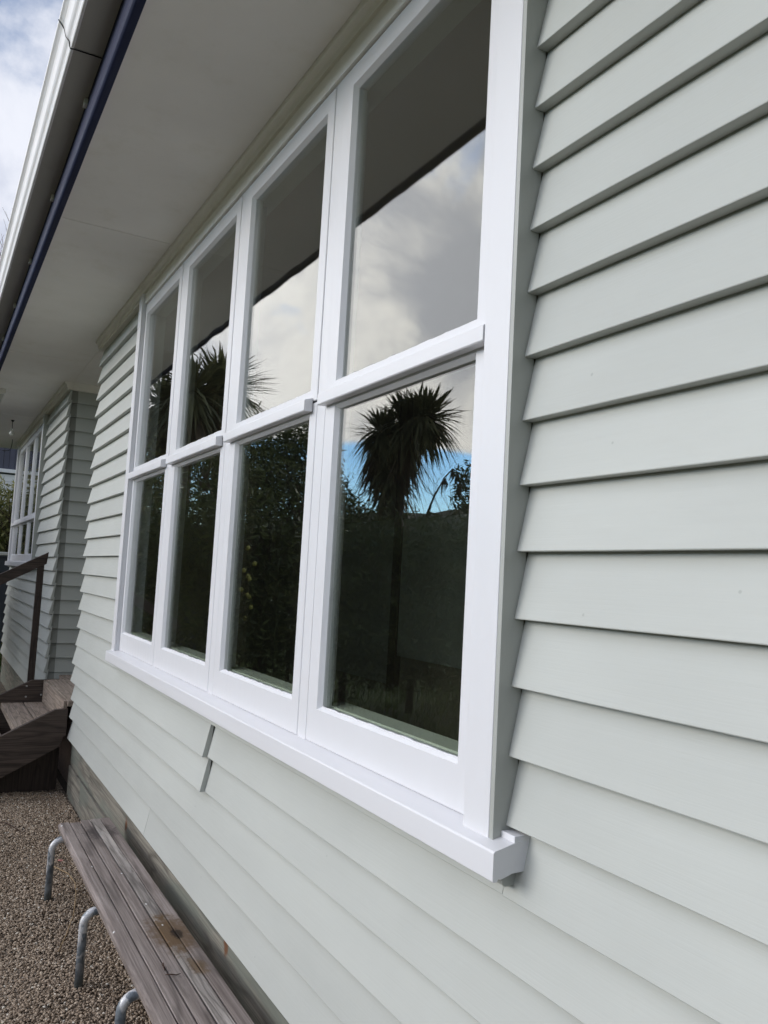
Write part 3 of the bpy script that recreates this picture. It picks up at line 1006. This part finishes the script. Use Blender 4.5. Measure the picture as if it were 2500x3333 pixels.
tag(tube('dry_stick', M['dark_twig'], None, [(-4.55, -0.47, GZ + .012), (-4.5, -0.42, GZ + .018), (-4.42, -0.39, GZ + .016), (-4.3, -0.35, GZ + .012)], [0.002, 0.004, 0.003, 0.0015], 6),
    'dark stick on the gravel in front of the porch steps', 'stick')

# scattered leaf litter gathered on the gravel
nl = 70
lx0 = np.concatenate([rng.uniform(-5.0, -1.6, 45), rng.uniform(-5.1, -4.2, 25)])
ly0 = np.concatenate([rng.uniform(-0.75, -0.06, 45), rng.uniform(-0.55, -0.02, 25)])
cc_ = np.stack([lx0, ly0, np.full(nl, GZ + 0.016)], 1)
th_ = rng.uniform(0, 6.28, nl)
sz_ = rng.uniform(0.006, 0.017, nl)
a_ = np.stack([np.cos(th_), np.sin(th_), rng.normal(0, .2, nl)], 1) * sz_[:, None]
b_ = np.stack([-np.sin(th_), np.cos(th_), rng.normal(0, .2, nl)], 1) * (sz_ * 0.4)[:, None]
V = np.stack([cc_ - a_, cc_ - b_ * .9 + [0, 0, .002], cc_ + a_, cc_ + b_], 1).reshape(-1, 3)
o = np_mesh('leaf_litter', V, np.arange(nl * 4).reshape(nl, 4), M['litter'], tone=np.repeat(rng.random(nl), 4))
o['kind'] = 'stuff'
o['label'] = 'tiny dry leaves and bark bits scattered on the gravel'
o['category'] = 'leaf litter'

# ------------------------------------------------------------------ bits under the eaves
bl = empty('bare_bulb', 'bare light bulb hanging on a short flex from the far soffit', 'light bulb')
bxp, byp = -9.40, -0.253
tube('flex', M['black'], bl, [(bxp, byp, CEIL), (bxp - .01, byp, CEIL - .05), (bxp - 0.02, byp + 0.004, CEIL - 0.10)], 0.004, 6)
tube('ceiling_rose', M['black'], bl, [(bxp, byp, CEIL), (bxp, byp, CEIL - .018)], [0.022, 0.010], 10)
tube('bulb_globe', M['bulb'], bl, [(bxp - 0.02, byp + .004, CEIL - 0.10), (bxp - .022, byp + .004, CEIL - 0.125), (bxp - .024, byp + .005, CEIL - 0.150), (bxp - .026, byp + .006, CEIL - 0.175), (bxp - .027, byp + .006, CEIL - 0.187)],
     [0.013, 0.016, 0.030, 0.027, 0.006], 14)
wr = tube('hanging_wire', M['black'], None, [(-11.07, -0.116, CEIL + .002), (-11.08, -0.118, CEIL - .08), (-11.11, -0.125, CEIL - 0.13), (-11.2, -0.15, CEIL - .150), (-11.3, -0.18, CEIL - 0.14), (-11.5, -0.20, CEIL - 0.12)], 0.005, 6)
tag(wr, 'loose black wire hanging from the soffit near the far end of the house', 'wire')
bt = empty('batten_light', 'slim white batten light under the outer edge of the far soffit', 'light fitting')
box('light_body', M['plastic'], bt, -9.0, -7.50, -0.575, -0.470, 1.577, 1.6195, bevel=0.004)
box('diffuser', M['bulb'], bt, -8.98, -7.52, -0.560, -0.485, 1.565, 1.5765, bevel=0.004)


# ------------------------------------------------------------------ foliage helpers
def leaf_cards(name, mat, parent, centres, size, jitter=0.3, up=0.0, aspect=0.5, tone=None, outward=None):
    n = len(centres)
    Rm = rand_rot(n)
    ax = Rm[:, :, 0]
    ay = Rm[:, :, 1]
    s = size * rng.uniform(1 - jitter, 1 + jitter, n)
    a = ax * s[:, None]
    b = ay * (s * aspect)[:, None]
    c = centres
    nrm = np.cross(ax, ay) * (s * 0.12)[:, None]
    V = np.stack([c - a, c - b * 0.5 + nrm, c + a, c + b * 0.5 + nrm], 1).reshape(-1, 3)
    F = np.arange(n * 4).reshape(n, 4)
    if tone is None:
        tone = rng.random(n)
    return np_mesh(name, V, F, mat, parent, tone=np.repeat(tone, 4))


def blob_points(n, lobes):
    """points spread in a shell-heavy volume of ellipsoid lobes: (cx,cy,cz,rx,ry,rz)"""
    L = np.array(lobes, float)
    wgt = L[:, 3] * L[:, 4] * L[:, 5]
    idx = rng.choice(len(L), n, p=wgt / wgt.sum())
    d = rng.normal(size=(n, 3))
    d /= np.linalg.norm(d, axis=1)[:, None]
    r = rng.random(n) ** 0.45
    lump = 1 + 0.16 * np.sin(d[:, 0] * 7 + idx) + 0.14 * np.sin(d[:, 2] * 9 + idx * 2.1) + 0.1 * np.sin(d[:, 1] * 11)
    return L[idx, :3] + d * (r * lump)[:, None] * L[idx, 3:]


CM = np.array([1.2826, 1.029, -0.0735])      # camera mirrored in the glass


def pol(az, dist, z=0.0):
    a = R(az)
    return (CM[0] - math.cos(a) * dist, CM[1] - math.sin(a) * dist, z)


def branches(name, mat, parent, base, top, n, spread, r0=0.05, seed=1, sides=5):
    """trunk with forked limbs joined as one mesh"""
    rr = random.Random(seed)
    V, F = [], []

    def seg(p, q, ra, rb):
        d = (q - p)
        L = d.length
        if L < 1e-5:
            return
        d /= L
        a = d.orthogonal().normalized()
        b = d.cross(a)
        i0 = len(V)
        for (pp, rad) in ((p, ra), (q, rb)):
            for k in range(sides):
                th = 2 * math.pi * k / sides
                V.append(pp + (a * math.cos(th) + b * math.sin(th)) * rad)
        for k in range(sides):
            F.append((i0 + k, i0 + (k + 1) % sides, i0 + sides + (k + 1) % sides, i0 + sides + k))

    def grow(p, d, L, rad, depth):
        q = p + d * L
        seg(p, q, rad, rad * 0.7)
        if depth == 0:
            return
        for _ in range(n):
            nd = (d + Vector((rr.gauss(0, spread), rr.gauss(0, spread), rr.gauss(0.1, spread * 0.6)))).normalized()
            grow(q, nd, L * rr.uniform(0.6, 0.85), rad * 0.62, depth - 1)

    b = Vector(base)
    t = Vector(top)
    grow(b, (t - b).normalized(), (t - b).length * 0.42, r0, 4)
    return mesh_obj(name, V, F, mat, parent, smooth=True)


def cabbage_tree(label, x, y, zc, rad, skirt, heads, tall=None, seed=1, lean=(0, 0)):
    r2 = np.random.default_rng(seed)
    t = empty('cabbage_tree', label, 'cabbage tree', 'cabbage trees across the lawn', (0, 0, 0))
    tube('trunk', M['palm_trunk'], t, [(x + lean[0], y + lean[1], GZ - .1), (x + lean[0] * .5, y + lean[1] * .5, (GZ + zc) / 2), (x, y, zc)], [0.13, 0.11, 0.09], 9)
    for (hx, hy, hz, hr, n, dead) in heads:
        hc = np.array([x + hx, y + hy, zc + hz])
        if abs(hx) + abs(hy) > 0.05:
            tube('limb', M['palm_trunk'], t, [(x, y, zc + min(hz, 0) - 0.35), (x + hx * .6, y + hy * .6, zc + hz - 0.25), tuple(hc)], [0.085, 0.07, 0.06], 8)
        az = r2.uniform(0, 2 * np.pi, n)
        el = np.arcsin(r2.uniform(-0.75, 1.0, n))
        L = hr * r2.uniform(0.8, 1.1, n)
        wd = r2.uniform(0.018, 0.028, n)
        droop = np.where(el < 0.1, 0.9, 0.35) * r2.uniform(0.5, 1.3, n)
        isdead = np.zeros(n, bool)
        if dead:
            m = int(n * 0.6)
            az2 = r2.uniform(0, 2 * np.pi, m)
            az = np.concatenate([az, az2])
            el = np.concatenate([el, r2.uniform(-1.45, -0.75, m)])
            L = np.concatenate([L, hr * r2.uniform(0.8, 1.35, m)])
            wd = np.concatenate([wd, r2.uniform(0.014, 0.024, m)])
            droop = np.concatenate([droop, r2.uniform(0.2, 0.5, m)])
            isdead = np.concatenate([isdead, np.ones(m, bool)])
        n2 = len(az)
        K = 6
        d0 = np.stack([np.cos(az) * np.cos(el), np.sin(az) * np.cos(el), np.sin(el)], 1)
        side = np.stack([-np.sin(az), np.cos(az), np.zeros(n2)], 1)
        hcs = hc + r2.normal(0, 0.05, (n2, 3)) - np.where(isdead, 1, 0)[:, None] * np.array([0, 0, 1.0]) * r2.uniform(0, skirt, n2)[:, None]
        Vs = []
        for k in range(K):
            s = k / (K - 1)
            p = hcs + d0 * (L * s)[:, None] + np.array([0, 0, -1.0]) * (droop * L * s * s * 0.55)[:, None]
            ww = wd * (1 - s ** 2.2) * (0.6 + 0.8 * min(1, s * 3)) + 0.001
            tw = side + d0 * 0.0
            Vs.append(np.stack([p - tw * ww[:, None], p + tw * ww[:, None]], 1))
        V = np.stack(Vs, 1)                     # n2,K,2,3
        base = (np.arange(n2) * K * 2)[:, None]
        F = np.concatenate([base + np.array([[2 * k, 2 * k + 1, 2 * k + 3, 2 * k + 2]]) for k in range(K - 1)], 1).reshape(-1, 4)
        tone = np.repeat(r2.random(n2), K * 2)
        if isdead.any():
            live = ~isdead
            VV = V[live]; nn = live.sum()
            FF = np.concatenate([(np.arange(nn) * K * 2)[:, None] + np.array([[2 * k, 2 * k + 1, 2 * k + 3, 2 * k + 2]]) for k in range(K - 1)], 1).reshape(-1, 4)
            np_mesh('leaf_head', VV.reshape(-1, 3), FF, M['palm_leaf'], t, tone=np.repeat(r2.random(nn), K * 2))
            VV = V[isdead]; nn = isdead.sum()
            FF = np.concatenate([(np.arange(nn) * K * 2)[:, None] + np.array([[2 * k, 2 * k + 1, 2 * k + 3, 2 * k + 2]]) for k in range(K - 1)], 1).reshape(-1, 4)
            np_mesh('dead_leaf_skirt', VV.reshape(-1, 3), FF, M['palm_dead'], t, tone=np.repeat(r2.random(nn), K * 2))
        else:
            np_mesh('leaf_head', V.reshape(-1, 3), F, M['palm_leaf'], t, tone=tone)
    return t


def at_dir(az, el, dist):
    p = pol(az, dist)
    return (p[0], p[1], CM[2] + math.tan(R(el)) * dist)


# garden in front of the house (what the panes reflect)
p = at_dir(29.9, 10.8, 13.6)
cabbage_tree('cabbage tree standing alone against blue sky in the nearest pane', p[0], p[1], p[2] + 0.05, 0.9, 0.45,
             [(-0.26, 0.24, -0.14, 0.66, 230, True), (0.26, -0.24, 0.10, 0.74, 400, False), (0.02, -0.02, 0.02, 0.74, 200, True), (-0.14, 0.12, -0.85, 0.66, 200, True)], seed=5)
p = at_dir(15.0, 12.0, 15.0)
cabbage_tree('heavy-crowned cabbage tree hanging close above the far upper panes', p[0], p[1], p[2], 0.9, 0.3,
             [(0.0, 0.0, 0.0, 1.05, 330, True), (-0.95, 0.25, -0.1, 0.95, 240, True)], seed=7)
p = at_dir(17.0, 12.2, 15.6)
cabbage_tree('second cabbage tree just right of the heavy-crowned one', p[0], p[1], p[2] + 0.1, 0.8, 0.3,
             [(0.0, 0.0, 0.0, 1.10, 360, True)], seed=9)


def bush(name, label, cat, lobes, n, size, mat, trunk=None, group=None, aspect=0.5, seed=1, depth_n=3):
    t = empty(name, label, cat, group)
    pts = blob_points(n, lobes)
    pts = pts[pts[:, 2] > GZ]
    leaf_cards('crown', mat, t, pts, size, aspect=aspect)
    if trunk:
        for tr in trunk:
            branches('trunk', M['bark'], t, tr[0], tr[1], depth_n, 0.42, tr[2], seed=seed)
    return t


def lobe(az, el, dist, rx, rz, ry=None):
    p = at_dir(az, el, dist)
    return (p[0], p[1], p[2], rx, ry or rx, rz)


# feathery tall tree behind bay two
tp = at_dir(20.6, 7.5, 12.0)
bush('broadleaf_tree', 'tall loose-leaved tree seen in the second pane with sky showing through', 'tree',
     [lobe(19.2, 7.6, 12.0, 0.55, 0.62), lobe(21.6, 8.6, 12.3, 0.55, 0.7), lobe(20.4, 5.5, 11.7, 0.8, 0.7), lobe(17.4, 6.2, 12.3, 0.55, 0.6),
      lobe(23.4, 6.0, 12.1, 0.5, 0.9), lobe(22.7, 9.8, 12.2, 0.35, 0.4), lobe(24.9, 7.2, 12.3, 0.28, 0.35), lobe(25.3, 5.6, 12.4, 0.3, 0.3)],
     14500, 0.050, M['leaf_mid'], trunk=[((tp[0], tp[1], GZ), (tp[0], tp[1], tp[2] - 0.6), 0.05), ((tp[0] + .5, tp[1] - .3, GZ), (tp[0] + .7, tp[1] - .3, tp[2] - 0.8), 0.04)], seed=3)
bush('citrus_tree', 'dense lemon tree with yellow fruit low in the middle panes', 'tree',
     [lobe(19.5, 1.2, 10.0, 0.9, 0.9), lobe(22.5, 0.0, 9.6, 0.8, 0.9), lobe(25.4, 0.6, 10.4, 0.7, 0.9), lobe(21.0, -4.0, 9.7, 1.1, 0.6), lobe(16.8, 1.5, 10.3, 0.7, 0.8)],
     15000, 0.055, M['leaf_dark'], trunk=[(at_dir(21, -9.5, 9.8), at_dir(21, 1, 9.8), 0.07)], seed=4)
ct = bpy.data.objects['citrus_tree']
iv, jf = icosa()
lem = bpy.data.meshes.new('fruit')
lem.from_pydata([tuple(v * np.array([0.026, 0.026, 0.030])) for v in iv], [], [tuple(int(i) for i in f) for f in jf])
lem.materials.append(M['lemon'])
lem.polygons.foreach_set('use_smooth', [True] * len(lem.polygons))
for i in range(16):
    az, el = rnd.choice([19.6, 20.0, 20.3, 24.4, 25.2, 19.0]) + rnd.gauss(0, .7), rnd.uniform(-4.5, 3.0)
    o = bpy.data.objects.new('fruit', lem)
    o.location = at_dir(az, el, rnd.uniform(8.65, 8.95))
    o.parent = ct
    col.objects.link(o)

groups = 'dark shrubs along the garden edge'
shr = [
    ('dark rounded shrub under the cabbage tree in the nearest pane', [lobe(26.6, 1.0, 10.6, 0.8, 0.75), lobe(28.8, 0.4, 10.4, 0.8, 0.72), lobe(26.2, 4.6, 10.7, 0.38, 0.34), lobe(25.4, 5.6, 10.8, 0.22, 0.3), lobe(28.4, 4.4, 10.6, 0.26, 0.16), lobe(29.9, 1.4, 10.3, 0.55, 0.55), lobe(29.9, -2.5, 10.3, 0.6, 0.7), lobe(27.5, -3.5, 10.4, 1.1, 0.7)], 17000, 0.055, 'leaf_dark'),
    ('broad dark shrub right of the lone cabbage tree trunk', [lobe(31.3, 0.2, 10.8, 0.9, 0.70), lobe(34.4, 0.9, 10.6, 0.9, 0.80), lobe(31.8, 4.5, 10.7, 0.28, 0.13), lobe(35.0, 5.3, 10.6, 0.25, 0.25), lobe(33.0, -3.5, 10.6, 1.3, 0.7)], 18000, 0.055, 'leaf_dark'),
    ('olive shrub filling the rightmost part of the nearest pane', [lobe(37.8, 0.5, 12.0, 1.4, 1.2), lobe(41.5, 0.8, 12.0, 1.4, 1.2)], 8000, 0.06, 'leaf_olive'),
    ('yellowish bushy shrub under the far cabbage tree crown', [lobe(12.6, 4.6, 15.0, 0.8, 1.1), lobe(10.6, 5.0, 16.0, 0.8, 1.5), lobe(8.2, 2.6, 17.0, 0.9, 1.6)], 11000, 0.07, 'leaf_olive'),
    ('tangled dark shrub in the two farthest lower panes', [lobe(13.5, 1.5, 12.0, 0.9, 1.2), lobe(16.0, -0.5, 11.5, 0.9, 1.2), lobe(11.6, -1.5, 12.5, 0.9, 1.2)], 12000, 0.05, 'leaf_dark'),
]
for i, (lb, lobes, n, sz, mt) in enumerate(shr):
    c = lobes[0]
    bush('garden_shrub', lb, 'shrub', lobes, n, sz, M[mt], trunk=[((c[0], c[1], GZ), (c[0], c[1], c[2]), 0.05)], group=groups, seed=20 + i)
hl_ = [(-5.5 + 1.5 * i, -7.2 + 0.3 * math.sin(i * 2.1), -0.60, 0.95, 0.85, 1.20 + 0.12 * math.sin(i * 1.3)) for i in range(10)]  # made-up hedge out of view, blocks low sun from the lower wall
bush('shading_hedge', 'unseen hedge added to keep low sun off the lower wall', 'hedge', hl_, 16000, 0.075, M['leaf_dark'], seed=61)
# wispy branching sapling near the right edge of the nearest pane
wp = at_dir(34.6, 3, 12.2)
bush('sapling', 'thin wispy sapling rising above the hill at the right of the nearest pane', 'sapling',
     [lobe(34.3, 7.1, 12.2, 0.22, 0.34), lobe(34.9, 5.5, 12.2, 0.22, 0.25)], 420, 0.055, M['leaf_dark'],
     trunk=[((wp[0], wp[1], GZ), (wp[0], wp[1], wp[2] + 0.8), 0.014)], seed=41)
fs = empty('flower_stalk', 'tall bare stalk arching over against the blue sky in the nearest pane', 'stalk')
pp = [at_dir(31.6, 3.5, 12.0), at_dir(31.9, 5.0, 12.0), at_dir(32.3, 6.3, 12.0), at_dir(32.9, 7.5, 12.0), at_dir(33.5, 8.1, 12.0), at_dir(33.9, 7.9, 12.0), at_dir(34.1, 7.2, 12.0)]
tube('stem', M['bark'], fs, [at_dir(31.4, -8, 12.0)] + pp, [0.022, .02, .017, .016, .014, .012, .010, 0.006], 6)
for i, q in enumerate(pp[3:]):
    for s in range(3):
        h = rnd.uniform(.15, .3)
        tube('drooping_leaf', M['bark'], fs, [q, (q[0] + rnd.uniform(-.04, .04), q[1] + rnd.uniform(-.04, .04), q[2] - h * .5), (q[0] + rnd.uniform(-.06, .06), q[1], q[2] - h)], [0.012, 0.022, 0.002], 4)

# grass tufts on the lawn strip that shows at the foot of the panes
n = 36000
gx = rng.uniform(-22, -2.5, n)
gy = rng.uniform(-12, -3.2, n)
h = rng.uniform(0.05, 0.16, n)
ang = rng.uniform(0, 2 * np.pi, n)
dx, dy = np.cos(ang) * 0.008, np.sin(ang) * 0.008
lx_, ly_ = rng.normal(0, 0.04, n), rng.normal(0, 0.04, n)
zb = np.full(n, GZ - 0.03)
V = np.stack([np.stack([gx - dx, gy - dy, zb], 1), np.stack([gx + dx, gy + dy, zb], 1), np.stack([gx + lx_, gy + ly_, zb + h], 1)], 1).reshape(-1, 3)
o = np_mesh('lawn_grass', V, np.arange(n * 3).reshape(n, 3), M['grass_leaf'], tone=np.repeat(rng.random(n), 3))
o['kind'] = 'stuff'
o['label'] = 'uneven green lawn grass across the garden'
o['category'] = 'grass'

# hill on the skyline
V, F = [], []
na, nr = 90, 8
for j in range(nr):
    fr = j / (nr - 1)
    for i in range(na):
        az = -20 + 140 * i / (na - 1)
        d = 150 + 170 * fr
        base_el = 4.35 + 0.9 * max(0, (az - 27)) / 8 if az < 36 else 5.35 + 0.05 * (az - 36)
        base_el = min(base_el, 7.5)
        if az < 26:
            base_el = max(1.2, 4.35 - (26 - az) * 0.12)
        topz = math.tan(R(base_el)) * 320 + 1.2 * math.sin(az * 3.1) + 0.9 * math.sin(az * 7.7) + 0.5 * math.sin(az * 17)
        z = GZ - 1 + (topz - GZ) * (math.sin(fr * math.pi / 2)) ** 1.1
        q = pol(az, d)
        V.append((q[0], q[1], z + (0.8 * math.sin(i * 1.7 + j * 2.2) if 0 < j else 0)))
for j in range(nr - 1):
    for i in range(na - 1):
        a = j * na + i
        F.append((a, a + 1, a + na + 1, a + na))
hl = mesh_obj('hill', V, F, M['hill'], smooth=True)
hl['kind'] = 'structure'

# ------------------------------------------------------------------ beyond the far end of the house
nb = empty('neighbour_building', 'neighbouring building with dark plum upright cladding above white boards', 'building')
NXF = -19.0
yy = -2.4
i = 0
while yy < 5.0:
    box('cladding_board', M['blue_cladding'], nb, NXF - 0.02, NXF, yy, yy + 0.112, 2.02, 4.2, bevel=0.006)
    yy += 0.118
box('building_wall', M['charcoal'], nb, NXF - 6, NXF - 0.025, -2.45, 5.1, GZ, 4.22)
box('white_ledge', M['white_cladding'], nb, NXF - 0.02, NXF + 0.10, -2.45, 5.1, 1.93, 2.01, bevel=0.005)
for i in range(5):
    box('white_board', M['white_cladding'], nb, NXF - 0.02, NXF + 0.02, -2.44, 5.09, 1.90 - 0.165 * (i + 1), 1.90 - 0.165 * i - 0.006, bevel=0.004)
extrude_poly('roof', M['roof'], nb, [(-2.8, 4.2), (5.4, 4.2), (1.3, 5.3)], 'x', NXF - 6.2, NXF + 0.3)

cf = empty('charcoal_fence', 'charcoal steel panel fence beyond the far corner of the house', 'fence')
yy = -3.6
while yy < 3.0:
    box('fence_panel', M['charcoal'], cf, -13.24, -13.215, yy, yy + 0.195, -1.50, 0.0, bevel=0.004)
    yy += 0.2
box('top_rail', M['charcoal'], cf, -13.26, -13.19, -3.6, 3.0, 0.0, 0.03)
box('bottom_rail', M['charcoal'], cf, -13.26, -13.19, -3.6, 3.0, -1.55, -1.50)
for y in (-3.6, -1.2, 1.2, 3.0):
    box('fence_post', M['charcoal'], cf, -13.30, -13.245, y - .03, y + .03, GZ, 0.04)
pc = box('polystyrene_block', M['plastic'], None, -13.28, -13.18, 0.0, 0.13, 0.031, 0.085, bevel=0.01)
tag(pc, 'small white block resting on top of the charcoal fence', 'block')

bush('hedge_shrub', 'yellow-green variegated shrub behind the charcoal fence at the far end', 'shrub',
     [(-16.0, -0.4, 0.85, 0.9, 0.7, 0.75), (-16.2, 0.35, 0.75, 0.9, 0.7, 0.80), (-16.2, 1.0, 0.5, 0.9, 0.7, 0.8), (-15.6, -1.5, 0.7, 0.9, 0.8, 0.9), (-16.0, 0.2, -0.3, 1.0, 1.4, 0.9), (-15.8, -2.4, 0.3, 0.9, 0.8, 1.0)],
     22000, 0.065, M['leaf_pale'], trunk=[((-16, 0, GZ), (-16, 0, 0.6), 0.06)], seed=51)
bush('ground_plant', 'low leafy plant at the foot of the fence past the far corner', 'plant',
     [(-12.8, 0.15, -1.55, 0.25, 0.45, 0.22), (-12.7, -0.4, -1.6, 0.25, 0.4, 0.18)], 900, 0.05, M['leaf_mid'], seed=52)

# bare winter tree over the far gutter
bt_ = empty('bare_tree', 'leafless winter tree with fine upright twigs beyond the far roof edge', 'tree')
rr = random.Random(8)
V, F = [], []


def wseg(p, q, ra, rb):
    d = (q - p).normalized()
    a = d.orthogonal().normalized()
    b = d.cross(a)
    i0 = len(V)
    for (c_, rad) in ((p, ra), (q, rb)):
        for k in range(3):
            th = 2 * math.pi * k / 3
            V.append(c_ + (a * math.cos(th) + b * math.sin(th)) * rad)
    for k in range(3):
        F.append((i0 + k, i0 + (k + 1) % 3, i0 + 3 + (k + 1) % 3, i0 + 3 + k))


def wgrow(p, d, L, rad, depth):
    q = p + d * L
    wseg(p, q, rad, rad * 0.75)
    if depth == 0:
        return
    for _ in range(3 if depth > 2 else 3):
        nd = (d * 0.8 + Vector((rr.gauss(0, .30), rr.gauss(0, .30), 0.38 + rr.gauss(0, .15)))).normalized()
        wgrow(q, nd, L * rr.uniform(0.62, 0.86), max(rad * 0.60, 0.006), depth - 1)


for (bx, by) in ((-30, 0.4), (-31, -1.6), (-29.5, 2.6)):
    wgrow(Vector((bx, by, GZ)), Vector((0, 0, 1)), 3.35, 0.13, 7)
mesh_obj('trunk_and_twigs', V, F, M['winter_twig'], bt_, smooth=True)

scene.render.resolution_x = 768
scene.render.resolution_y = 1024
scene.render.engine = 'CYCLES'
scene.cycles.max_bounces = 7
scene.cycles.transparent_max_bounces = 16
